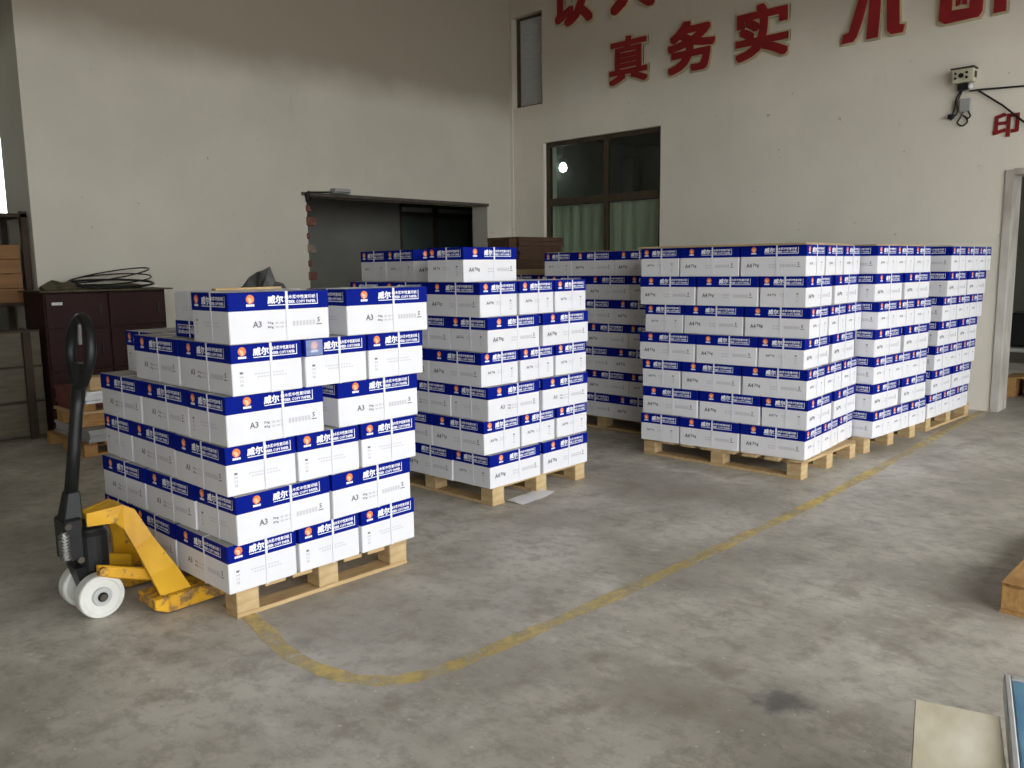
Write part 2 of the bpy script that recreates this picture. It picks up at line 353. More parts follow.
# windows in the slogan wall
def framed(name, y0, y1, z0, z1, ymid, zmid, xf):
    w = 0.055
    m = MB().box(xf, xf+0.06, y0, y0+w, z0, z1).box(xf, xf+0.06, y1-w, y1, z0, z1).box(xf, xf+0.06, y0+w, y1-w, z1-w, z1).box(xf, xf+0.06, y0+w, y1-w, z0, z0+w)
    m.box(xf, xf+0.06, ymid-w/2, ymid+w/2, z0+w, z1-w).box(xf-0.004, xf+0.064, y0+w, y1-w, zmid-w*0.8, zmid+w*0.8)
    return struct(m.build(name, M['frame_brown']))
xf = WX + 0.055
w1 = framed('window_1', *WIN[:2], *WIN[2:], 6.285, 2.15, xf)
for a, b in ((WIN[0]+0.055, 6.257), (6.313, WIN[1]-0.055)):
    for c, d in ((1.005, 2.106), (2.194, 2.838)):
        link('window_pane', MB().box(xf+0.026, xf+0.032, a, b, c, d).mesh('window_pane', M['glass']), w1)
struct(MB().box(WX + 0.26, WX + 3.2, 4.4, 4.5, 0, 3.2).build('wall_office_side', M['dark_plaster']))
struct(MB().box(WX + 3.1, WX + 3.2, 4.5, WY + 0.28, 0, 3.2).build('wall_office_end', M['dark_plaster']))
struct(MB().box(WX + 0.26, WX + 3.2, 4.4, WY + 0.28, 3.2, 3.3).build('ceiling_office', M['dark_plaster']))
struct(MB().box(WX + 0.26, WX + 3.2, WY + 0.18, WY + 0.28, 0, 3.2).build('wall_office_left', M['dark_plaster']))
cv = []; n = 60
for i in range(n + 1): cv.append((WX + 0.235 + 0.012 * math.sin(i * 1.1) + 0.006 * math.sin(i * 2.7), WIN[0] + 0.02 + (WIN[1] - WIN[0] - 0.04) * i / n))
c_ = MB().add([(x, y, 1.0) for x, y in cv] + [(x, y, 2.11) for x, y in cv] + [(x+0.004, y, 1.0) for x, y in cv] + [(x+0.004, y, 2.11) for x, y in cv],
    [(i, i+1, i+n+2, i+n+1) for i in range(n)] + [(i+2*n+2, i+3*n+3, i+3*n+4, i+2*n+3) for i in range(n)])
tag(c_.build('curtain', M['curtain'], smooth=True), 'grey-green curtain hanging behind the lower panes of the big wall window', 'curtain')
# bulb added behind the glass to give the pane its bright spot
m, nt, b = new_mat('lamp_glow'); b.inputs['Emission Color'].default_value = (0.9, 1.0, 0.96, 1); b.inputs['Emission Strength'].default_value = 9.0; M['glow'] = m
lamp = thing('added_bulb', 'small round glowing bulb added behind the upper left window pane', 'lamp', (9.9, 8.0, 2.78))
lamp.location = (WX + 1.1, 7.83, 2.72)
MB().lathe([(0.0, -0.06), (0.042, -0.045), (0.06, 0.0), (0.045, 0.05), (0.0, 0.075)], (0, 0, 0), 'z', 20).build('bulb', M['glow'], lamp, smooth=True)
MB().lathe([(0.0, 0.075), (0.05, 0.075), (0.05, 0.12), (0.012, 0.13), (0.012, 0.48), (0.0, 0.48)], (0, 0, 0), 'z', 16).build('lamp_holder', M['grey_plastic'], lamp)
# high vent window
v4 = MB().box(WX+0.08, WX+0.12, VENT[0], VENT[0]+0.03, VENT[2], VENT[3]).box(WX+0.08, WX+0.12, VENT[1]-0.05, VENT[1], VENT[2], VENT[3])
v4.box(WX+0.08, WX+0.12, VENT[0]+0.03, VENT[1]-0.05, VENT[2], VENT[2]+0.03).box(WX+0.08, WX+0.12, VENT[0]+0.03, VENT[1]-0.05, VENT[3]-0.03, VENT[3])
v4 = struct(v4.build('window_4', M['frame_brown']))
link('window_pane', MB().box(WX+0.10, WX+0.108, VENT[0]+0.03, VENT[1]-0.05, VENT[2]+0.03, VENT[3]-0.03).mesh('window_pane', M['paper_grey']), v4)
# doorway at the right edge: white jamb, room beyond
t3 = struct(MB().box(WX - 0.015, WX + 0.27, DOOR[1] - 0.05, DOOR[1] + 0.012, 0, 2.10).build('trim_3', M['trim_white']))
t4 = struct(MB().box(WX - 0.015, WX + 0.27, DOOR[0], DOOR[1] - 0.05, 2.06, 2.11).build('trim_4', M['trim_white']))
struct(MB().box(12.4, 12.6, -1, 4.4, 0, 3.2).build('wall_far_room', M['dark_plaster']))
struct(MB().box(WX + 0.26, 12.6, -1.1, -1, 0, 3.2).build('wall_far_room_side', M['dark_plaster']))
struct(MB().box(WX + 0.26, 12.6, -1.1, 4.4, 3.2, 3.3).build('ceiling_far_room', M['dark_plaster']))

# yellow floor line (worn paint)
def yellow_mat():
    m, nt, b = new_mat('worn_yellow_line')
    tc = N(nt, 'ShaderNodeTexCoord'); n1 = N(nt, 'ShaderNodeTexNoise', Scale=6, Detail=10, Roughness=0.75); nt.links.new(tc.outputs['Object'], n1.inputs['Vector'])
    n2 = N(nt, 'ShaderNodeTexNoise', Scale=1.3, Detail=4); nt.links.new(tc.outputs['Object'], n2.inputs['Vector'])
    c = mixc(nt, ramp(nt, n1.outputs['Fac'], 0.35, 0.7), (0.66, 0.53, 0.24), (0.84, 0.60, 0.13)); nt.links.new(c, b.inputs['Base Color'])
    mu = N(nt, 'ShaderNodeMath', operation='MULTIPLY'); nt.links.new(ramp(nt, n1.outputs['Fac'], 0.30, 0.66, 0.25, 0.8), mu.inputs[0]); nt.links.new(ramp(nt, n2.outputs['Fac'], 0.3, 0.6, 0.6, 1.0), mu.inputs[1])
    nt.links.new(mu.outputs[0], b.inputs['Alpha']); b.inputs['Roughness'].default_value = 0.6
    return m
pts = [(1.53, 3.05), (1.50, 2.77), (1.455, 2.55), (1.445, 2.39), (1.475, 2.2), (1.535, 2.09), (1.62, 2.025), (1.75, 1.985), (1.89, 1.97), (2.3, 1.949), (2.86, 1.924), (3.6, 1.905), (4.26, 1.893), (5.2, 1.91), (6.2, 1.94), (7.2, 1.975), (8.2, 2.0)]
def smooth_poly(p, k=6):
    out = []
    for i in range(len(p) - 1):
        p0, p1, p2, p3 = p[max(i-1, 0)], p[i], p[i+1], p[min(i+2, len(p)-1)]
        for j in range(k):
            t = j / k
            out.append(tuple(0.5*((2*b)+(-a+c)*t+(2*a-5*b+4*c-d)*t*t+(-a+3*b-3*c+d)*t**3) for a, b, c, d in zip(p0, p1, p2, p3)))
    return out + [p[-1]]
sp = smooth_poly(pts); W = 0.033; vs = []; fs = []
for i, (x, y) in enumerate(sp):
    a = Vector(sp[min(i+1, len(sp)-1)]) - Vector(sp[max(i-1, 0)]); a.normalize()
    w = W * (1 + 0.12 * math.sin(i * 0.9))
    vs += [(x - a.y*w, y + a.x*w, 0.0015), (x + a.y*w, y - a.x*w, 0.0015)]
    if i: fs.append((2*i-2, 2*i-1, 2*i+1, 2*i))
tag(MB().add(vs, fs).build('floor_line', yellow_mat()), 'faded yellow painted floor line curving round the pallets', 'floor marking')

# ================================================================== CARTONS
A, B, H = 0.43, 0.3007, 0.1908
CH = H - 0.0015; LID = 0.36 * H
def face_mats():                    # (length, matrix, is_long) for the four sides; art is drawn in x>=0, z>=0, looking at the side
    lx, ly = (A - 0.004) / 2, (B - 0.004) / 2
    out = []
    for k, (ln, d) in enumerate(((2*lx, ly), (2*ly, lx), (2*lx, ly), (2*ly, lx))):
        R_ = Matrix.Rotation(k * math.pi / 2, 4, 'Z')
        out.append((ln, R_ @ Matrix.Translation((-ln/2, -d, 0)), k % 2 == 0))
    return out
FM = face_mats()
def body_mesh():
    lx, ly = (A - 0.006) / 2, (B - 0.006) / 2
    return MB().box(-lx, lx, -ly, ly, 0, CH - 0.004).mesh('carton_body', M['white'], bevel=0.003)
def lid_mesh():
    lx, ly = (A - 0.003) / 2, (B - 0.003) / 2; mb = MB()
    mb.box(-lx, lx, -ly, ly, CH - LID, CH, 0)
    me = mb.mesh('carton_lid', [M['blue'], M['lid_top']], bevel=0.002)
    for p in me.polygons:
        if p.normal.z > 0.9: p.material_index = 1
    return me
def strap_mesh():
    mb = MB(); lx, ly = A/2 - 0.001, B/2 - 0.001; t = 0.0012; w = 0.005; zt = CH + 0.0008
    c = 0.026; mb.box(c-w, c+w, -ly-t, -ly, 0, zt).box(-c-w, -c+w, ly, ly+t, 0, zt)
    mb.hull8([(c-w, -ly, CH-0.0005), (c+w, -ly, CH-0.0005), (c+w, -ly, zt), (c-w, -ly, zt)], [(-c-w, ly, CH-0.0005), (-c+w, ly, CH-0.0005), (-c+w, ly, zt), (-c-w, ly, zt)])
    c = 0.014; mb.box(-lx-t, -lx, -c-w, -c+w, 0, zt).box(lx, lx+t, c-w, c+w, 0, zt)
    mb.hull8([(-lx, -c-w, CH-0.0005), (-lx, -c+w, CH-0.0005), (-lx, -c+w, zt), (-lx, -c-w, zt)], [(lx, c-w, CH-0.0005), (lx, c+w, CH-0.0005), (lx, c+w, zt), (lx, c-w, zt)])
    return mb.mesh('strap', M['strap'])
def lettering_mesh():
    mb = MB(); z = CH - LID
    for ln, mx, lng in FM:
        f = Flat(); x0 = 0.160 if lng else 0.090; bw = 0.135 if lng else 0.105
        f.text('威', x0, z + 0.024, 0.031, 0.030, 0.0016); f.text('尔', x0 + 0.034, z + 0.024, 0.030, 0.030, 0.0016)
        f.text('纯木浆中性复印纸', x0 + 0.071, z + 0.040, bw, 0.0145, 0.0005); f.text('WEIER COPY PAPER', x0 + 0.071, z + 0.0235, bw, 0.0105, 0.0006)
        f.rect(x0, z + 0.0165, 0.071 + bw + 0.010, 0.0032); f.rect(x0 + 0.071 + bw + 0.007, z + 0.0165, 0.003, 0.040)
        lx = (0.088 if lng else 0.045)
        for i in range(4): f.rect(lx - 0.0165 + i * 0.0084, z + 0.0165, 0.0074, 0.0085)
        f.stamp(mb, 0, mx, 0, 0.0011)
    return mb.mesh('lettering', M['ink_white'])
def logo_mesh():
    mb = MB(); z = CH - LID
    for ln, mx, lng in FM:
        cx = 0.088 if lng else 0.045; cz = z + 0.0435; r = 0.0165
        f = Flat(); f.poly([(cx + r*math.cos(a), cz + r*math.sin(a)) for a in [math.radians(-60 + i*15) for i in range(19)]] + [(cx - 0.004, cz - 0.018)])
        f.stamp(mb, 0, mx, 0, 0.0010)
        g = Flat(); g.poly([(cx - 0.012, cz + 0.004), (cx - 0.002, cz - 0.016), (cx + 0.006, cz - 0.010), (cx + 0.005, cz + 0.002), (cx - 0.003, cz + 0.006)])
        g.stamp(mb, 0, mx, 1, 0.0014)
    return mb.mesh('logo', [M['orange'], M['logo_light']])
def print_mesh(kind):
    mb = MB()
    for ln, mx, lng in FM:
        d, p = Flat(), Flat()
        if lng:
            if kind == 'A3':
                d.text('A3', 0.095, 0.058, 0.036, 0.023, 0.0008); d.text('70g', 0.155, 0.066, 0.024, 0.011, 0.0004); d.text('80g', 0.155, 0.050, 0.024, 0.011, 0.0004)
            else:
                d.text('A4', 0.040, 0.055, 0.036, 0.024, 0.0012); d.text('70g', 0.083, 0.055, 0.040, 0.024, 0.0010)
            for i in range(3): p.rect(0.188 + i*0.020, 0.067, 0.014, 0.008); p.rect(0.188 + i*0.020, 0.052, 0.015, 0.007)
            for i in range(7): p.rect(0.262 + i*0.0145, 0.056, 0.011, 0.019)
            d.text('5', 0.372, 0.066, 0.011, 0.018, 0.0008); d.rect(0.366, 0.056, 0.024, 0.004)
        else:
            if kind == 'A3':
                for i in range(10): p.rect(0.093 + i*0.0125, 0.074, 0.0085, 0.005); p.rect(0.105 + i*0.0125, 0.062, 0.0085, 0.005)
                ix = 0.032
            else:
                d.text('A4', 0.050, 0.068, 0.025, 0.016, 0.0006); d.text('70g', 0.080, 0.068, 0.026, 0.016, 0.0005)
                for i in range(3): p.rect(0.128 + i*0.017, 0.077, 0.012, 0.006); p.rect(0.128 + i*0.017, 0.066, 0.012, 0.005)
                ix = 0.236
            d.rect(ix, 0.080, 0.013, 0.008); p.rect(ix - 0.002, 0.066, 0.017, 0.007); p.rect(ix, 0.048, 0.004, 0.012); p.rect(ix + 0.009, 0.048, 0.004, 0.012); p.rect(ix, 0.034, 0.013, 0.009)
        d.stamp(mb, 0, mx, 0, 0.0); p.stamp(mb, 0, mx, 1, 0.0)
    return mb.mesh('print', [M['ink_grey'], M['ink_pale']])
DB, DL, DS, DT, DG = body_mesh(), lid_mesh(), strap_mesh(), lettering_mesh(), logo_mesh()
DP = {'A3': print_mesh('A3'), 'A4': print_mesh('A4')}
def tape_mesh():
    return MB().add([(0.006, -0.0022, CH-LID+0.004), (0.082, -0.0022, CH-LID+0.004), (0.082, -0.0022, CH-0.004), (0.006, -0.0022, CH-0.004)], [(0, 1, 2, 3)], 0, FM[1][1]).mesh('tape', M['tape'])
def carton(x, y, z, rot, kind, label, group, flip=False):
    t = thing('paper_carton', label, 'carton', (x, y, z), rot, group)
    if flip: t.location.z = z + CH; t.rotation_euler = (math.pi, 0, rot)
    b = link('body', DB, t); link('print', DP[kind], b)['kind'] = 'stuff'
    l = link('lid', DL, t); link('lettering', DT, l)['kind'] = 'stuff'; link('logo', DG, l)['kind'] = 'stuff'
    link('strap', DS, t)
    return t
ORD = {1: 'bottom', 2: 'second', 3: 'third', 4: 'fourth', 5: 'fifth', 6: 'sixth', 7: 'seventh'}
PH = 0.1105
def stack(cx, cy, ang, layers, kind, first, sname, group, shifts, depth, fill=(), gaps=0.04, skip=(), kinds={}, left=True, offs={}, sp=(1.0, 1.0), rots={}):
    """cx,cy: front corner; local s runs right (+X), t runs left-away (+Y); layers alternate O (three ends on the right side) / E (two long sides)."""
    ang0 = ang
    for n in range(1, layers + 1):
        ang = ang0 + rots.get(n, 0.0); ca, sa = math.cos(ang), math.sin(ang)
        typ = 'O' if (n % 2 == 1) == (first == 'O') else 'E'
        sh = shifts.get(n, 0.0) * depth / FPX
        ox, oy = cx + sh * 0.69, cy - sh * 0.724
        top = n == layers
        lay = ('top layer' if top else 'bottom layer' if n == 1 else ORD[n] + ' layer up')
        gp = gaps.get(n, 0.035) if isinstance(gaps, dict) else gaps
        bx = []   # (s centre, t centre, long along s?, position words, visible)
        if typ == 'O':
            for i, w in enumerate(('front corner', 'middle of right side', 'right end')): bx.append((B*(i+.5), A/2, False, w, True))
            for i in range(3): bx.append((B*(i+.5), A*1.5, False, ('middle of left side', 'centre', 'middle of back side')[i], i == 0))
            for j in range(2): bx.append((A*(j+.5) + j*gp, 2*A + B/2, True, ('left end', 'back corner')[j], j == 0))
        else:
            for j in range(2): bx.append((A*(j+.5) + j*gp, B/2, True, ('front corner', 'right end')[j], True))
            for r in range(2):
                for i in range(3): bx.append((B*(i+.5), B + A*(r+.5), False, (('middle of left side', 'left end'), ('centre', 'centre of rear row'), ('middle of back side', 'back corner'))[i][r], i == 0))
        for s, t, lng, w, vis in bx:
            if (n, w) in skip: continue
            if not vis and n not in fill: continue
            if not left and w in ('middle of left side', 'left end') and n not in fill: continue
            es, et = offs.get((n, w), (0, 0))
            s2 = s * sp[0] + es + random.uniform(-0.003, 0.003); t2 = t * sp[1] + et + random.uniform(-0.001, 0.003)
            kd = kinds.get(n, kind)
            cn = carton(ox + ca*s2 - sa*t2, oy + sa*s2 + ca*t2, PH + (n-1)*H, ang + (0 if lng else -math.pi/2) + random.uniform(-0.006, 0.006), kd,
                   '%s carton, %s, %s, %s' % (kd, w, lay, sname), group)
            if kind == 'A3' and n == 5 and w == 'middle of right side': link('tape', tape_mesh(), cn)

def pallet(x0, y0, lx, ly, ang, bottom_axis, label, wood='wood', hgt=PH):
    """origin at the near corner; lx along +X, ly along +Y"""
    p = thing('pallet', label, 'pallet', (x0, y0, 0), ang, 'wooden pallets on the floor')
    dk = 0.016; bh = hgt - 2*dk; bw = 0.095
    xs = (0, (lx-bw)/2, lx-bw); ys = (0, (ly-bw)/2, ly-bw)
    me = MB().box(0, bw, 0, bw, 0, bh + (dk if True else 0)).mesh('block', M['wood_end'] if wood == 'wood' else M[wood], bevel=0.003)
    for i, x in enumerate(xs):
        for y in ys: link('block', me, p, (x, y, dk))
    if bottom_axis == 'x':
        me = MB().box(0, lx, 0, bw, 0, dk).mesh('bottom_board', M[wood])
        for y in ys: link('bottom_board', me, p, (0, y, 0))
        k = 7; w = 0.09
        me = MB().box(0, w, 0, ly, 0, dk).mesh('deck_board', M[wood])
        for i in range(k): link('deck_board', me, p, ((lx - w) * i / (k-1), 0, hgt - dk))
    else:
        me = MB().box(0, bw, 0, ly, 0, dk).mesh('bottom_board', M[wood])
        for x in xs: link('bottom_board', me, p, (x, 0, 0))
        k = 8; w = 0.095
        me = MB().box(0, lx, 0, w, 0, dk).mesh('deck_board', M[wood])
        for i in range(k): link('deck_board', me, p, (0, (ly - w) * i / (k-1), hgt - dk))
    for o in p.children:
        if o.name.startswith('block'): o.scale.z = 1.0
    return p

# --- stack 1, on the pallet jack
S1N = 'stack on the pallet jack'; G1 = 'paper cartons in the pallet jack stack'
pallet(1.474, 2.885, 0.83, 1.08, -0.017, 'x', 'pale wooden pallet under the carton stack lifted by the pallet jack')
stack(1.435, 2.86, -0.017, 6, 'A3', 'O', S1N, G1, {1: 0, 2: 11, 3: 4, 4: 7, 5: 16, 6: 15}, 3.05, fill=(5,), gaps={2: 0.0, 4: 0.055, 6: 0.07},
      skip={(6, 'middle of left side'), (6, 'left end')}, offs={(5, 'left end'): (0.09, 0.0), (5, 'back corner'): (0.08, 0.0)}, sp=(1.02, 1.022), rots={1: 0.02, 2: 0.05, 3: 0.012, 4: 0.02, 5: 0.015})
carton(1.435 + 0.045 + 0.075 + A/2, 2.86 - 0.04 + B*1.5 + 0.012, PH + 5*H, -0.02, 'A3', 'upside-down A3 carton, blue lid below, top layer, stack on the pallet jack', G1, flip=True)
# --- stack 2, behind it
S2N = 'stack behind the pallet jack stack'; G2 = 'paper cartons in the stack behind the pallet jack'
pallet(3.205, 3.212, 0.84, 1.05, 0.0127, 'y', 'pale wooden pallet with a white paper sheet on the floor beside it')
stack(3.138, 3.197, 0.0127, 6, 'A4', 'E', S2N, G2, {1: 3, 2: -2, 3: 3, 4: -3, 5: 4, 6: -3}, 4.6, fill=(6,), kinds={3: 'A3'}, sp=(1.045, 1.0), gaps=0.008)
zt = PH + 6*H
carton(3.105 + A/2, 3.31 + B/2, zt, 0.012, 'A4', 'A4 carton, frontmost of the partial top layer, stack behind the pallet jack stack', G2)
carton(3.478, 4.03, zt, -0.09, 'A4', 'A4 carton, middle of partial top layer, stack behind the pallet jack stack', G2)
carton(3.505, 4.333, zt, -0.09, 'A4', 'A4 carton, leftmost of the partial top layer, stack behind the pallet jack stack', G2)
# --- stack 3, tall centre right
pallet(4.862, 2.165, 0.86, 1.17, 0.0, 'y', 'pale wooden pallet under the large carton stack right of centre')
stack(4.908, 2.163, 0.0727, 7, 'A4', 'O', 'large stack right of centre', 'paper cartons in the large stack right of centre', {1: 0, 2: 1, 3: 0, 4: -4, 5: 1, 6: -5, 7: -5}, 5.2, fill=(7,), gaps=0.035, sp=(1.05, 1.02), rots={7: -0.035, 6: -0.03, 5: -0.025, 4: -0.015, 3: -0.015, 2: -0.01})
# --- stack 4
pallet(5.835, 2.15, 0.86, 1.05, -0.074, 'y', 'pale wooden pallet under the second carton stack from the doorway')
stack(5.845, 2.105, -0.0741, 7, 'A4', 'O', 'second stack from the doorway', 'paper cartons in the second stack from the doorway', {1: 1, 2: -1, 3: 0, 4: -1, 5: 1, 6: -3, 7: -2}, 5.8, fill=(7,), gaps=0.05)
# --- stack 5
pallet(6.93, 2.08, 0.98, 1.05, -0.0446, 'x', 'pale wooden pallet under the carton stack next to the doorway')
stack(6.885, 2.03, -0.0446, 7, 'A4', 'O', 'stack next to the doorway', 'paper cartons in the stack next to the doorway', {1: -4, 2: -2, 3: 0, 4: 2, 5: 5, 6: 8, 7: 11}, 6.7, fill=(7,), gaps=0.02, sp=(1.025, 1.0))
# --- stack 6, dim, behind
pallet(5.40, 3.58, 0.84, 1.08, 0.0, 'y', 'pale wooden pallet under the dim carton stack against the slogan wall')
stack(5.35, 3.535, 0.0, 7, 'A4', 'O', 'dim stack behind the large stack', 'paper cartons in the dim stack at the back', {1: 0, 2: 2, 3: -2, 4: 1, 5: 0, 6: 2, 7: 0}, 6.9, fill=(7,), gaps=0.02)
# --- stack 7, nearly hidden below the brown bundle
pallet(6.05, 5.12, 0.84, 1.08, 0.0, 'y', 'wooden pallet hidden at the back under the brown cardboard bundle stack')
stack(6.0, 5.08, 0.0, 6, 'A4', 'O', 'hidden stack below the brown bundle', 'paper cartons in the hidden back stack', {}, 8, fill=(6,), gaps=0.02)

# cover sheets on top of stacks
def sheet(name, label, x, y, lx, ly, z, ang, th, mt, group='cover sheets on the carton stacks'):
    mb = MB(); nx = 8
    for i in range(nx):
        w0, w1 = 0.003 * math.sin(i * 1.7), 0.003 * math.sin((i+1) * 1.7)
        a, b = lx*i/nx, lx*(i+1)/nx
        mb.hull8([(a, 0, 0.0), (b, 0, 0.0), (b, ly, 0.0), (a, ly, 0.0)], [(a, 0, th + abs(w0)), (b, 0, th + abs(w1)), (b, ly, th + abs(w1)), (a, ly, th + abs(w0))])
    o = mb.build(name, mt); o.location = (x, y, z); o.rotation_euler = (0, 0, ang); return tag(o, label, 'sheet', group)
z7 = PH + 7*H - 0.0005
sheet('cover_sheet', 'thin kraft board sheet on top of the large stack right of centre', 4.87, 2.19, 0.90, 1.15, z7, 0.0727, 0.011, M['kraft'])
sheet('cover_sheet', 'thin kraft board sheet on top of the second stack from the doorway', 5.84, 2.13, 0.89, 1.1, z7, -0.074, 0.009, M['kraft'])
sheet('cover_sheet', 'grey board sheet on top of the stack next to the doorway', 6.93, 1.98, 0.96, 1.1, z7, -0.0446, 0.007, M['lid_top'])
sheet('cover_sheet', 'thin kraft board sheet on top of the dim back stack', 5.36, 3.54, 0.88, 1.14, z7, 0.0, 0.006, M['kraft'])
sheet('cover_sheet', 'kraft board sheet under the bundle of flattened brown boxes', 6.02, 5.1, 0.9, 1.14, PH + 6*H, 0.0, 0.05, M['kraft'])
# bundle of flattened brown boxes
bt = thing('cardboard_bundle', 'bundle of brown flattened cardboard boxes on the back stack below the window', 'cardboard', (6.03, 5.62, PH + 6*H + 0.055))
for i in range(7):
    link('flattened_box', MB().box(0, 0.66 + random.uniform(-.02, .02), 0, 0.46 + random.uniform(-.02, .01), 0, 0.044).mesh('flattened_box', M['brown_card'], bevel=0.004), bt, (random.uniform(-.012, .012), random.uniform(-.012, .012), i*0.0452))
link('flap', MB().box(-0.018, -0.012, 0.03, 0.12, 0.01, 0.30).mesh('flap', M['brown_flap']), bt)
# sheet of paper on the floor by stack 2
vs = []; fs = []; nx, ny = 8, 5
for i in range(nx + 1):
    for j in range(ny + 1):
        u, v = i/nx, j/ny; vs.append((u*0.30, v*0.13 + 0.02*u*u, 0.004 + 0.010*max(0, (u-0.55))**2*4 + 0.003*math.sin(5*u+3*v)**2))
for i in range(nx):
    for j in range(ny): a = i*(ny+1)+j; fs.append((a, a+ny+1, a+ny+2, a+1))
k = len(vs); vs2 = vs + [(x, y, z - 0.0025) for x, y, z in vs]; fs2 = fs + [tuple(reversed([q + k for q in f])) for f in fs]
po_ = MB().add(vs2, fs2).build('paper_sheet', M['paper'], smooth=True); po_.location = (3.33, 3.10, 0.0); tag(po_, 'crumpled white paper sheet lying on the floor beside a pallet', 'paper')
# wood slat and sack on stack 1
sl = MB().box(0, 0.30, 0, 0.035, 0, 0.010).build('wooden_lath', M['wood'], bevel=0.002); sl.location = (1.60, 3.145, PH + 6*H); sl.rotation_euler = (0, 0, 0.02)
tag(sl, 'thin pale wooden lath lying on top of the pallet jack stack', 'lath')

# ================================================================== PALLET JACK
YC = 3.40
J = thing('pallet_jack', 'yellow hand pallet jack with black handle and white wheels', 'pallet jack', (1.12, YC, 0))
def jp(mb, name, m, bevel=0.0, smooth=False, parent=J):
    o = mb.build(name, m, parent, bevel, smooth)
    if parent is J: o.matrix_parent_inverse = Matrix.Translation((-1.12, -YC, 0))
    return o
for sgn in (-1, 1):
    yo = YC + sgn*0.275; yi = YC + sgn*0.115           # outer / inner edges of the fork
    y0, y1 = min(yo, yi), max(yo, yi)
    mb = MB(); mb.hull8([(1.262, y0, 0.03), (1.262, y1, 0.03), (1.262, y1, 0.07), (1.262, y0, 0.07)], [(1.315, y0, 0.006), (1.315, y1, 0.006), (1.315, y1, 0.072), (1.315, y0, 0.072)])
    mb.hull8([(1.315, y0, 0.006), (1.315, y1, 0.006), (1.315, y1, 0.072), (1.315, y0, 0.072)], [(2.30, y0, 0.03), (2.30, y1, 0.03), (2.30, y1, 0.09), (2.30, y0, 0.09)])
    mb.hull8([(2.30, y0, 0.03), (2.30, y1, 0.03), (2.30, y1, 0.09), (2.30, y0, 0.09)], [(2.42, y0+0.04, 0.05), (2.42, y1-0.04, 0.05), (2.42, y1-0.04, 0.07), (2.42, y0+0.04, 0.07)])
    jp(mb, 'fork', M['jack_rust'], 0.004)
    # sloping shoulder plate from the pump head out and down to the fork
    def P(x, y, z): return (x, YC + sgn*y, z)
    mb = MB()
    secs = [((1.122, 0.012, 0.352), (1.122, 0.012, 0.404)), ((1.215, 0.045, 0.352), (1.245, 0.05, 0.420)), ((1.238, 0.07, 0.325), (1.283, 0.07, 0.398)), ((1.262, 0.10, 0.25), (1.33, 0.11, 0.285)), ((1.285, 0.165, 0.15), (1.392, 0.165, 0.16)), ((1.303, 0.225, 0.062), (1.425, 0.225, 0.066))]
    rg = []
    for a, b in secs: rg += [P(*a), P(*b), P(b[0], b[1] + 0.022, b[2]), P(a[0], a[1] + 0.022, a[2])]
    ns = len(secs); mb.add(rg, [(0, 1, 2, 3), (4*ns-1, 4*ns-2, 4*ns-3, 4*ns-4)] + [(4*i+j, 4*i+(j+1) % 4, 4*i+4+(j+1) % 4, 4*i+4+j) for i in range(ns-1) for j in range(4)])
    jp(mb, 'shoulder_plate', M['jack_yellow'])
    mb = MB(); mb.hull8([P(1.122, 0.0, 0.392), P(1.245, 0.0, 0.408), P(1.245, 0.05, 0.408), P(1.122, 0.014, 0.392)], [P(1.122, 0.0, 0.402), P(1.245, 0.0, 0.418), P(1.245, 0.05, 0.418), P(1.122, 0.014, 0.402)])
    jp(mb, 'top_plate', M['jack_yellow'], 0.002)
    mb = MB(); mb.hull8([P(1.12, 0.09, 0.165), P(1.12, 0.115, 0.165), P(1.12, 0.115, 0.215), P(1.12, 0.09, 0.215)], [P(1.34, 0.12, 0.095), P(1.34, 0.145, 0.095), P(1.34, 0.145, 0.145), P(1.34, 0.12, 0.145)])
    o = jp(mb, 'push_rod', M['jack_yellow'], 0.006)
    mb = MB().lathe([(0, -0.012), (0.018, -0.012), (0.018, 0.012), (0, 0.012)], (1.135, YC + sgn*0.125, 0.188), 'y', 14)
    pn = mb.build('pivot_bolt', M['jack_rust'], J); pn.matrix_parent_inverse = Matrix.Translation((-1.12, -YC, 0))
    # steer wheel
    c = (1.128, YC + sgn*0.085, 0.086)
    w = jp(MB().lathe([(0.030, -0.022), (0.058, -0.026), (0.066, -0.026), (0.070, -0.030), (0.082, -0.030), (0.086, -0.024), (0.086, 0.024), (0.082, 0.030), (0.070, 0.030), (0.066, 0.026), (0.058, 0.026), (0.030, 0.022)], c, 'y', 64), 'wheel', M['nylon'])
    hb = MB().lathe([(0.0, -0.036), (0.014, -0.036), (0.016, -0.032), (0.034, -0.032), (0.038, -0.026), (0.038, 0.026), (0.034, 0.032), (0, 0.032)], c, 'y', 24).mesh('hub', M['metal'])
    link('hub_cap', MB().lathe([(0.0, -0.042), (0.015, -0.042), (0.019, -0.036), (0.019, 0.036), (0.015, 0.042), (0, 0.042)], c, 'y', 18).mesh('hub_cap', M['black']), w)
    hb = link('hub', hb, w); 
jp(MB().lathe([(0, -0.13), (0.013, -0.13), (0.013, 0.13), (0, 0.13)], (1.128, YC, 0.086), 'y', 12), 'axle', M['steel_lintel'])
jp(MB().hull8([(1.09, YC-0.035, 0.085), (1.15, YC-0.035, 0.085), (1.15, YC+0.035, 0.085), (1.09, YC+0.035, 0.085)], [(1.06, YC-0.05, 0.2), (1.17, YC-0.05, 0.2), (1.17, YC+0.05, 0.2), (1.06, YC+0.05, 0.2)]), 'axle_bracket', M['black'])
jp(MB().lathe([(0, 0), (0.052, 0), (0.062, 0.015), (0.062, 0.15), (0.05, 0.165), (0.05, 0.175), (0.028, 0.18), (0.028, 0.215), (0, 0.215)], (1.140, YC, 0.165), 'z', 24), 'pump_cylinder', M['black'], smooth=False)
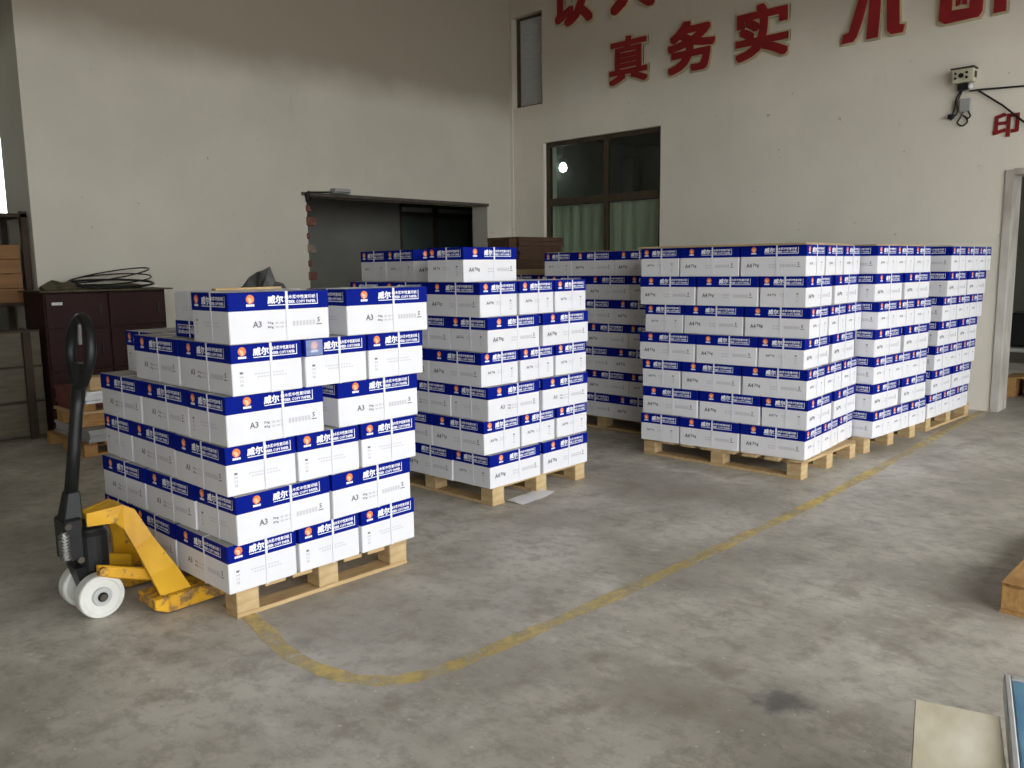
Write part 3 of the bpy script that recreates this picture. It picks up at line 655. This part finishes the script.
jp(MB().box(1.03, 1.10, YC-0.055, YC+0.055, 0.23, 0.40), 'pump_body', M['black'], 0.008)
for i in range(8):
    o = MB().lathe([(0.0, -0.004), (0.021, -0.004), (0.021, 0.004), (0, 0.004)], (1.03, YC-0.05, 0.252 + i*0.0125), 'z', 14)
    o = jp(o, 'spring_coil', M['chrome'])
jp(MB().lathe([(0, 0), (0.012, 0), (0.012, 0.11), (0, 0.11)], (1.03, YC-0.05, 0.245), 'z', 12), 'valve_rod', M['chrome'])
for z, x in ((0.375, 1.045), (0.235, 1.08)):
    jp(MB().lathe([(0, -0.010), (0.013, -0.010), (0.013, 0.0), (0, 0.0)], (x, YC-0.055, z), 'y', 10), 'bolt', M['steel_lintel'])
# handle: base yoke, shaft, loop
jp(MB().hull8([(1.035, YC-0.04, 0.385), (1.11, YC-0.04, 0.385), (1.11, YC+0.04, 0.385), (1.035, YC+0.04, 0.385)], [(1.062, YC-0.028, 0.50), (1.110, YC-0.028, 0.50), (1.110, YC+0.028, 0.50), (1.062, YC+0.028, 0.50)]), 'handle_yoke', M['black'], 0.006)
jp(MB().tube([(1.082, YC, 0.47), (1.110, YC, 0.66), (1.13, YC, 0.80), (1.147, YC, 0.905)], [0.025, 0.024, 0.024, 0.027], 12), 'handle_shaft', M['black'], smooth=True)
loop = []
for i in range(28):
    a = 2*math.pi*i/28
    yy = 0.105*math.sin(a); tt = 0.5 - 0.5*math.cos(a)
    wdt = 0.62 + 0.38*math.sin(math.pi*min(1, tt*1.0)) if tt < 0.5 else 1.0
    zz = 0.90 + 0.262*tt; loop.append((1.147 + 0.03*tt, YC + yy*wdt, zz))
jp(MB().tube(loop, 0.021, 10, closed=True), 'handle_loop', M['black_plastic'], smooth=True)
jp(MB().hull8([(1.130, YC-0.03, 0.90), (1.165, YC-0.03, 0.90), (1.165, YC+0.03, 0.90), (1.130, YC+0.03, 0.90)], [(1.140, YC-0.055, 0.99), (1.175, YC-0.055, 0.99), (1.175, YC+0.055, 0.99), (1.140, YC+0.055, 0.99)]), 'handle_web', M['black'], 0.006)
jp(MB().hull8([(1.160, YC+0.0, 1.06), (1.172, YC+0.0, 1.06), (1.172, YC+0.012, 1.06), (1.160, YC+0.012, 1.06)], [(1.172, YC+0.03, 1.145), (1.184, YC+0.03, 1.145), (1.184, YC+0.042, 1.145), (1.172, YC+0.042, 1.145)]), 'trigger_lever', M['chrome'])

# ================================================================== LEFT BACKGROUND
cb = thing('metal_cabinet', 'dark maroon metal cabinet with six compartments against the left wall', 'cabinet', (2.25, 7.28, 0))
link('body', MB().box(0, 0.985, 0.02, 0.50, 0, 1.18).mesh('body', M['maroon'], bevel=0.004), cb)
for (z0, z1) in ((0.10, 0.525), (0.54, 0.872), (0.89, 1.165)):
    for (x0, x1) in ((0.012, 0.485), (0.50, 0.973)):
        dr = link('door', MB().box(x0, x1, 0.0, 0.02, z0, z1).mesh('door', M['maroon'], bevel=0.003), cb)
        link('handle', MB().box(x1-0.07, x1-0.055, -0.012, 0.0, (z0+z1)/2-0.04, (z0+z1)/2+0.04).mesh('handle', M['black']), dr)
tag(link('name_label', MB().box(0.055, 0.135, -0.003, 0.0, 1.075, 1.098).mesh('name_label', M['label_white']), cb), 'small white paper label')
link('top_board', MB().box(-0.04, 1.03, -0.05, 0.50, 1.18, 1.192).mesh('top_board', M['debris']), cb)
# wire hoop and rags on the cabinet
ho = thing('cable_hoop', 'loose hoop of black cable lying on the maroon cabinet', 'cable', (2.86, 7.50, 1.195))
for k in range(3):
    p_ = []
    for i in range(36):
        a = 2*math.pi*i/36; r1, r2 = 0.36 - 0.015*k, 0.20 - 0.012*k
        p_.append((r1*math.cos(a), r2*math.sin(a), 0.014 + 0.02*k + (0.06 + 0.03*k)*(1+math.sin(a + 0.6*k))*0.5))
    link('cable_loop', MB().tube(p_, 0.006 if k else 0.010, 6, closed=True).mesh('cable_loop', M['black_plastic']), ho)
def lump(name, lab, cat, loc, rx, ry, rz, m, seed, parent=None):
    rnd = random.Random(seed); bm = bmesh.new(); bmesh.ops.create_icosphere(bm, subdivisions=3, radius=1)
    for v in bm.verts:
        k = 1 + 0.25*math.sin(5*v.co.x + seed) * math.cos(4*v.co.y + seed*2) + rnd.uniform(-0.09, 0.09)
        v.co = Vector((v.co.x*rx*k, v.co.y*ry*k, max(v.co.z, -0.3)*rz*k + 0.3*rz))
        v.co.z = max(0, v.co.z)
    me = bpy.data.meshes.new(name); bm.to_mesh(me); bm.free(); me.materials.append(m)
    o = link(name, me, None, loc); return tag(o, lab, cat)
lump('rag', 'brown crumpled rag heap at the left end of the maroon cabinet top', 'rag', (2.42, 7.44, 1.192), 0.15, 0.12, 0.055, M['debris'], 3)
lump('rag', 'flat tangle of rags inside the cable hoop on the maroon cabinet', 'rag', (2.86, 7.50, 1.192), 0.28, 0.14, 0.035, M['debris'], 8)
lump('plastic_sack', 'dark grey crumpled sack peeking over the pallet jack stack', 'sack', (2.15, 3.72, PH + 5*H), 0.13, 0.12, 0.19, M['sack'], 5)
bpy.context.view_layer.update()
# grey crate at the far left
ct = thing('wooden_crate', 'weathered grey panelled wooden crate at the far left edge', 'crate', (1.465, 7.36, 0))
link('body', MB().box(0.01, 0.76, 0.02, 0.47, 0, 0.875).mesh('body', M['crate']), ct)
for i in range(3):
    for (a, b) in ((0.03, 0.30), (0.33, 0.62), (0.685, 0.755)):
        link('panel', MB().box(a, b, 0.0, 0.02, 0.035 + i*0.285, 0.30 + i*0.285).mesh('panel', M['crate'], bevel=0.004), ct)
for x in (0.625,): link('batten', MB().box(x, x+0.055, -0.022, 0.0, 0.01, 0.87).mesh('batten', M['crate_bar']), ct)
for i in range(4): link('rail', MB().box(0.01, 0.76, -0.006, 0.0, 0.02 + i*0.285, 0.032 + i*0.285).mesh('rail', M['crate_bar']), ct)
# dark shelf with orange-brown case behind it
rk = thing('storage_shelf', 'dark storage shelf in the gap beyond the left wall end', 'shelf', (1.0, 7.87, 0))
for z in (0.45, 1.06, 1.80): link('shelf_board', MB().box(0, 1.36, 0, 0.6, z, z+0.03).mesh('shelf_board', M['crate_bar']), rk)
for x in (0, 1.31):
    for y in (0, 0.55): link('post', MB().box(x, x+0.05, y, y+0.05, 0, 1.85).mesh('post', M['crate_bar']), rk)
cs = thing('wooden_case', 'orange-brown wooden case on the dark shelf at the left edge', 'box', (1.27, 7.89, 1.09))
for i in range(4): link('plank', MB().box(0, 1.02, 0, 0.45, i*0.121, i*0.121+0.118).mesh('plank', M['case_wood'], bevel=0.003), cs)
# bits stacked on the low pallets in front of the maroon cabinet
pallet(2.135, 6.33, 0.95, 0.80, 0.0, 'x', 'low orange wooden pallet in shade in front of the maroon cabinet', 'wood_orange', 0.095)
def sheets(name, lab, x, y, lx, ly, z0, n, th, m):
    t = thing(name, lab, 'board stack', (x, y, z0))
    for i in range(n): link('board', MB().box(0, lx, 0, ly, i*th, (i+1)*th - 0.002).mesh('board', m), t, (random.uniform(-.01, .01), random.uniform(-.01, .01), 0))
    return t
sheets('board_stack', 'grey flat boards lying on the low orange pallet', 2.18, 6.34, 0.85, 0.72, 0.096, 4, 0.024, M['paper_grey'])
for i, (yy, ll) in enumerate(((6.47, 'nearer'), (6.80, 'farther'))):
    o = MB().box(0, 0.7, 0, 0.13, 0, 0.095).build('timber_bearer', M['wood_orange'], bevel=0.004); o.location = (2.16, yy, 0.195); tag(o, '%s short timber bearer on the grey flat boards by the cabinet' % ll, 'timber', 'timber bearers by the cabinet')
o = MB().box(0, 0.72, 0, 0.50, 0, 0.022).build('plank', M['wood'], bevel=0.003); o.location = (2.15, 6.46, 0.292); tag(o, 'flat board laid across two timber bearers by the cabinet', 'board')
o = MB().box(0, 0.12, 0, 0.10, 0, 0.075).build('wood_block', M['wood_orange'], bevel=0.004); o.location = (2.17, 6.47, 0.315); tag(o, 'small orange wood block beside the red-brown boards near the cabinet', 'wood block')
sheets('board_stack', 'red-brown card boards on the raised plank near the cabinet', 2.17, 6.60, 0.62, 0.34, 0.315, 5, 0.033, M['red_card'])
sheets('board_stack', 'pale printed sheets overhanging the wood block near the cabinet', 2.17, 6.30, 0.66, 0.28, 0.391, 4, 0.022, M['paper'])
o = MB().box(0, 0.17, 0, 0.15, 0, 0.10).build('small_box', M['wood'], bevel=0.006); o.location = (2.21, 6.33, 0.48); tag(o, 'small tan block box on the pale sheets behind the jack handle', 'box')

# ================================================================== SLOGAN CHARACTERS
def char_layers(t, vs, fs, bold, out, depth):
    """vs in metres, y along -Y of the wall; thickened by square offsets so stroke ends stay square"""
    def layer(rad, x_out, m, name):
        q = [-1, -0.5, 0, 0.5, 1]
        offs = [(0, 0)] + [(a*rad, b*rad) for a in q for b in q if max(abs(a), abs(b)) == 1] if rad > 0 else [(0, 0)]
        mb = MB()
        for k, (dx, dz) in enumerate(offs): mb.add([(-k * 1e-5, -u + dx, v + dz) for u, v in vs], fs)
        me = bpy.data.meshes.new(name); me.from_pydata(mb.v, [], mb.f); me.materials.append(m)
        bm = bmesh.new(); bm.from_mesh(me)
        r = bmesh.ops.extrude_face_region(bm, geom=bm.faces[:])
        for v in [g for g in r['geom'] if isinstance(g, bmesh.types.BMVert)]: v.co.x = -x_out + v.co.x * 30
        bmesh.ops.recalc_face_normals(bm, faces=bm.faces); bm.to_mesh(me); bm.free()
        link(name, me, t)
    if out > 0: layer(bold + out, depth*0.6, M['cream'], 'outline')
    layer(bold, depth, M['red'], 'face')
    return t
def char3d(ch, y_left, w, z0, h, label, bold, out, depth=0.024):
    t = thing('wall_character', label, 'lettering', (WX, y_left, z0), 0, 'red slogan characters')
    vs, fs = text2d(ch, 3)
    return char_layers(t, [(u*w, v*h) for u, v in vs], fs, bold, out, depth)
def char_strokes(polys, label, out=0.018, depth=0.024):
    t = thing('wall_character', label, 'lettering', (WX, 6.0, 0), 0, 'red slogan characters')
    vs = []; fs = []
    for p in polys:
        fs.append(tuple(range(len(vs), len(vs) + len(p)))); vs += p
    return char_layers(t, vs, fs, 0.004, out, depth)
char3d('真', 6.155, 0.505, 3.44, 0.50, 'red character 真, first of the three lower characters', 0.013, 0.020)
char3d('务', 5.345, 0.55, 3.435, 0.50, 'red character 务, middle of the three lower characters', 0.019, 0.018)
char3d('实', 4.515, 0.54, 3.43, 0.50, 'red character 实, last of the three lower characters', 0.018, 0.018)
char_strokes([[(2.745, 3.80), (2.822, 3.80), (2.775, 3.60), (2.725, 3.45), (2.69, 3.405), (2.587, 3.402), (2.605, 3.475), (2.655, 3.49)],
              [(2.85, 4.045), (2.945, 4.045), (2.92, 3.404), (2.823, 3.404)], [(2.99, 3.82), (3.09, 3.82), (3.108, 3.475), (3.154, 3.467), (3.142, 3.407), (3.044, 3.408), (3.006, 3.451)],
              [(2.56, 4.06), (3.20, 4.06), (3.20, 4.15), (2.56, 4.15)]], 'large red character 不 cut off by the top edge')
char_strokes([[(3.47, 4.1), (3.547, 4.1), (3.545, 3.5), (3.692, 3.494), (3.70, 3.75), (3.794, 3.75), (3.789, 3.457), (3.76, 3.413), (3.5, 3.406), (3.448, 3.442)],
              [(3.582, 3.72), (3.612, 3.72), (3.612, 3.545), (3.582, 3.535)], [(3.632, 3.72), (3.664, 3.72), (3.664, 3.535), (3.632, 3.545)],
              [(3.88, 3.95), (3.969, 3.95), (3.969, 3.419), (3.885, 3.416)], [(3.80, 3.965), (4.03, 3.965), (4.03, 4.05), (3.80, 4.05)]], 'large red character 断 cut off at the top right')
char3d('以', 6.985, 0.54, 4.25, 0.46, 'red character 以 mostly above the frame near the vent window', 0.022, 0.020)
char3d('人', 6.13, 0.56, 4.24, 0.46, 'red character 人 mostly above the frame, second of upper row', 0.026, 0.020)
char3d('印', 2.065, 0.185, 2.385, 0.19, 'small red character 印 beside the doorway top', 0.006, 0, 0.008)

# emergency light, adapter and cables near the doorway
el = thing('emergency_light', 'yellowed wall-mounted box with dark openings and hanging adapter near the doorway', 'wall unit', (WX, 2.31, 2.87))
link('housing', MB().hull8([(0, -0.085, 0.0), (0, 0.085, 0.0), (-0.10, 0.085, 0.0), (-0.10, -0.085, 0.0)], [(0, -0.09, 0.105), (0, 0.09, 0.105), (-0.115, 0.09, 0.11), (-0.115, -0.09, 0.11)]).mesh('housing', M['beige_plastic'], bevel=0.006), el)
link('hood', MB().box(-0.125, 0, -0.095, 0.095, 0.112, 0.122).mesh('hood', M['frame_brown']), el)
for y, z, r in ((0.01, 0.055, 0.020), (0.055, 0.075, 0.010), (0.055, 0.035, 0.010), (-0.035, 0.075, 0.011), (-0.035, 0.035, 0.011)):
    link('opening', MB().lathe([(0, -0.006), (r, -0.006), (r, 0.004), (0, 0.004)], (-0.112, y, z), 'x', 14).mesh('opening', M['black_plastic']), el)
link('side_opening', MB().box(-0.08, -0.03, -0.094, -0.084, 0.035, 0.085).mesh('side_opening', M['black_plastic']), el)
link('bulb', MB().lathe([(0, -0.02), (0.016, -0.014), (0.02, 0), (0.014, 0.016), (0, 0.02)], (-0.04, -0.05, -0.035), 'z', 14).mesh('bulb', M['paper'], smooth=True), el)
link('bulb_socket', MB().box(-0.06, 0, -0.03, 0.05, -0.06, -0.005).mesh('bulb_socket', M['black_plastic']), el)
link('adapter', MB().box(-0.05, -0.005, -0.06, 0.03, -0.24, -0.13).mesh('adapter', M['grey_plastic'], bevel=0.006), el)
for pth in ([(-0.03, 0.02, -0.05), (-0.03, 0.06, -0.12), (-0.03, 0.07, -0.2), (-0.03, 0.09, -0.27)], [(-0.03, 0.01, -0.05), (-0.03, 0.05, -0.15), (-0.03, 0.045, -0.24), (-0.03, 0.1, -0.3)],
            [(-0.03, 0.0, -0.24), (-0.03, 0.02, -0.29), (-0.03, 0.04, -0.33), (-0.03, 0.0, -0.36), (-0.03, -0.04, -0.33), (-0.03, -0.02, -0.28)], [(-0.03, -0.04, -0.24), (-0.03, -0.06, -0.28), (-0.03, -0.04, -0.3), (-0.03, 0.0, -0.27)]):
    link('cord', MB().tube(smooth_poly(pth), 0.007, 6).mesh('cord', M['black_plastic']), el)
link('plug', MB().box(-0.05, -0.01, 0.07, 0.12, -0.29, -0.25).mesh('plug', M['black_plastic'], bevel=0.005), el)
tag(MB().tube([(WX-0.03, 2.27, 2.80), (WX-0.02, 2.18, 2.80), (WX-0.012, 1.2, 2.74), (WX-0.012, -0.5, 2.70)], 0.008, 6).build('cable', M['black_plastic']), 'straight dark cable running right from the wall unit', 'cable')
tag(MB().tube([(WX-0.03, 2.20, 2.795), (WX-0.035, 2.0, 2.64), (WX-0.035, 1.84, 2.49), (WX-0.035, 1.5, 2.25)], 0.008, 6).build('cable', M['black_plastic']), 'slanting dark cable running down behind the small red character', 'cable')
lb = thing('lamp_box', 'small grey box sitting on the lintel of the broken opening', 'box', (5.36, WY - 0.10, 2.15))
link('housing', MB().box(0, 0.21, 0, 0.10, 0, 0.055).mesh('housing', M['grey_plastic'], bevel=0.006), lb)
link('clip', MB().box(0.02, 0.19, -0.006, 0.0, 0.01, 0.018).mesh('clip', M['black']), lb)
tag(MB().tube([(5.08, WY-0.02, 2.16), (5.03, WY-0.03, 2.12), (5.05, WY-0.02, 2.05), (5.10, WY-0.02, 2.08), (5.08, WY-0.02, 2.15), (5.36, WY-0.03, 2.165)], 0.009, 6).build('cable', M['black_plastic']), 'curled cable at the upper left corner of the broken opening', 'cable')

# ================================================================== FAR ROOM THROUGH THE DOORWAY
bn = thing('workbench', 'grey metal bench in the dark room beyond the doorway', 'bench', (9.7, 1.0, 0))
link('bench_top', MB().box(0, 0.7, 0, 1.5, 0.40, 0.44).mesh('bench_top', M['metal']), bn)
for x in (0.03, 0.63):
    for y in (0.03, 1.43): link('leg', MB().box(x, x+0.04, y, y+0.04, 0, 0.40).mesh('leg', M['metal']), bn)
o = thing('machine', 'dark machine standing on the grey bench beyond the doorway', 'machine', (9.85, 1.15, 0.44))
link('body', MB().box(0, 0.5, 0, 1.1, 0, 0.35).mesh('body', M['black'], bevel=0.02), o); link('column', MB().box(0.1, 0.4, 0.2, 0.5, 0.35, 0.75).mesh('column', M['black'], bevel=0.02), o)
pallet(9.25, 1.62, 0.35, 0.45, 0.0, 'x', 'small orange pallet on the floor beyond the doorway', 'wood_orange', 0.2)

# ================================================================== RIGHT FOREGROUND
pallet(3.47, -0.33, 1.1, 1.07, 0.0, 'y', 'orange-brown wooden pallet cut off by the right edge', 'wood_orange', 0.122)
bo = thing('plywood_crate', 'pale plywood-topped box at the bottom right corner', 'box', (1.945, 0.573, 0), math.radians(-163.6))
link('top_board', MB().box(0, 0.75, 0, 0.170, 0.315, 0.33).mesh('top_board', M['ply'], bevel=0.002), bo)
for y in (0.006, 0.150): link('side_board', MB().box(0.01, 0.74, y, y+0.015, 0.0, 0.315).mesh('side_board', M['ply']), bo)
for x in (0.012, 0.72): link('end_board', MB().box(x, x+0.015, 0.021, 0.150, 0.0, 0.315).mesh('end_board', M['ply']), bo)
mc = thing('metal_tray', 'grey metal frame tray filled with blue film at the right edge', 'tray', (2.183, 0.447, 0), math.radians(-165.0))
for y in (0.0, 0.60): link('rim', MB().box(0, 0.95, y, y+0.014, 0.295, 0.345).mesh('rim', M['metal'], bevel=0.003), mc)
for x in (0.0, 0.928): link('rim', MB().box(x, x+0.022, 0.014, 0.60, 0.295, 0.345).mesh('rim', M['metal'], bevel=0.003), mc)
link('film', MB().box(0.022, 0.928, 0.014, 0.60, 0.30, 0.343).mesh('film', M['blue_sheet'], bevel=0.004), mc)
for x in (0.05, 0.85):
    for y in (0.10, 0.48): link('leg', MB().box(x, x+0.04, y, y+0.04, 0.0, 0.30).mesh('leg', M['metal']), mc)
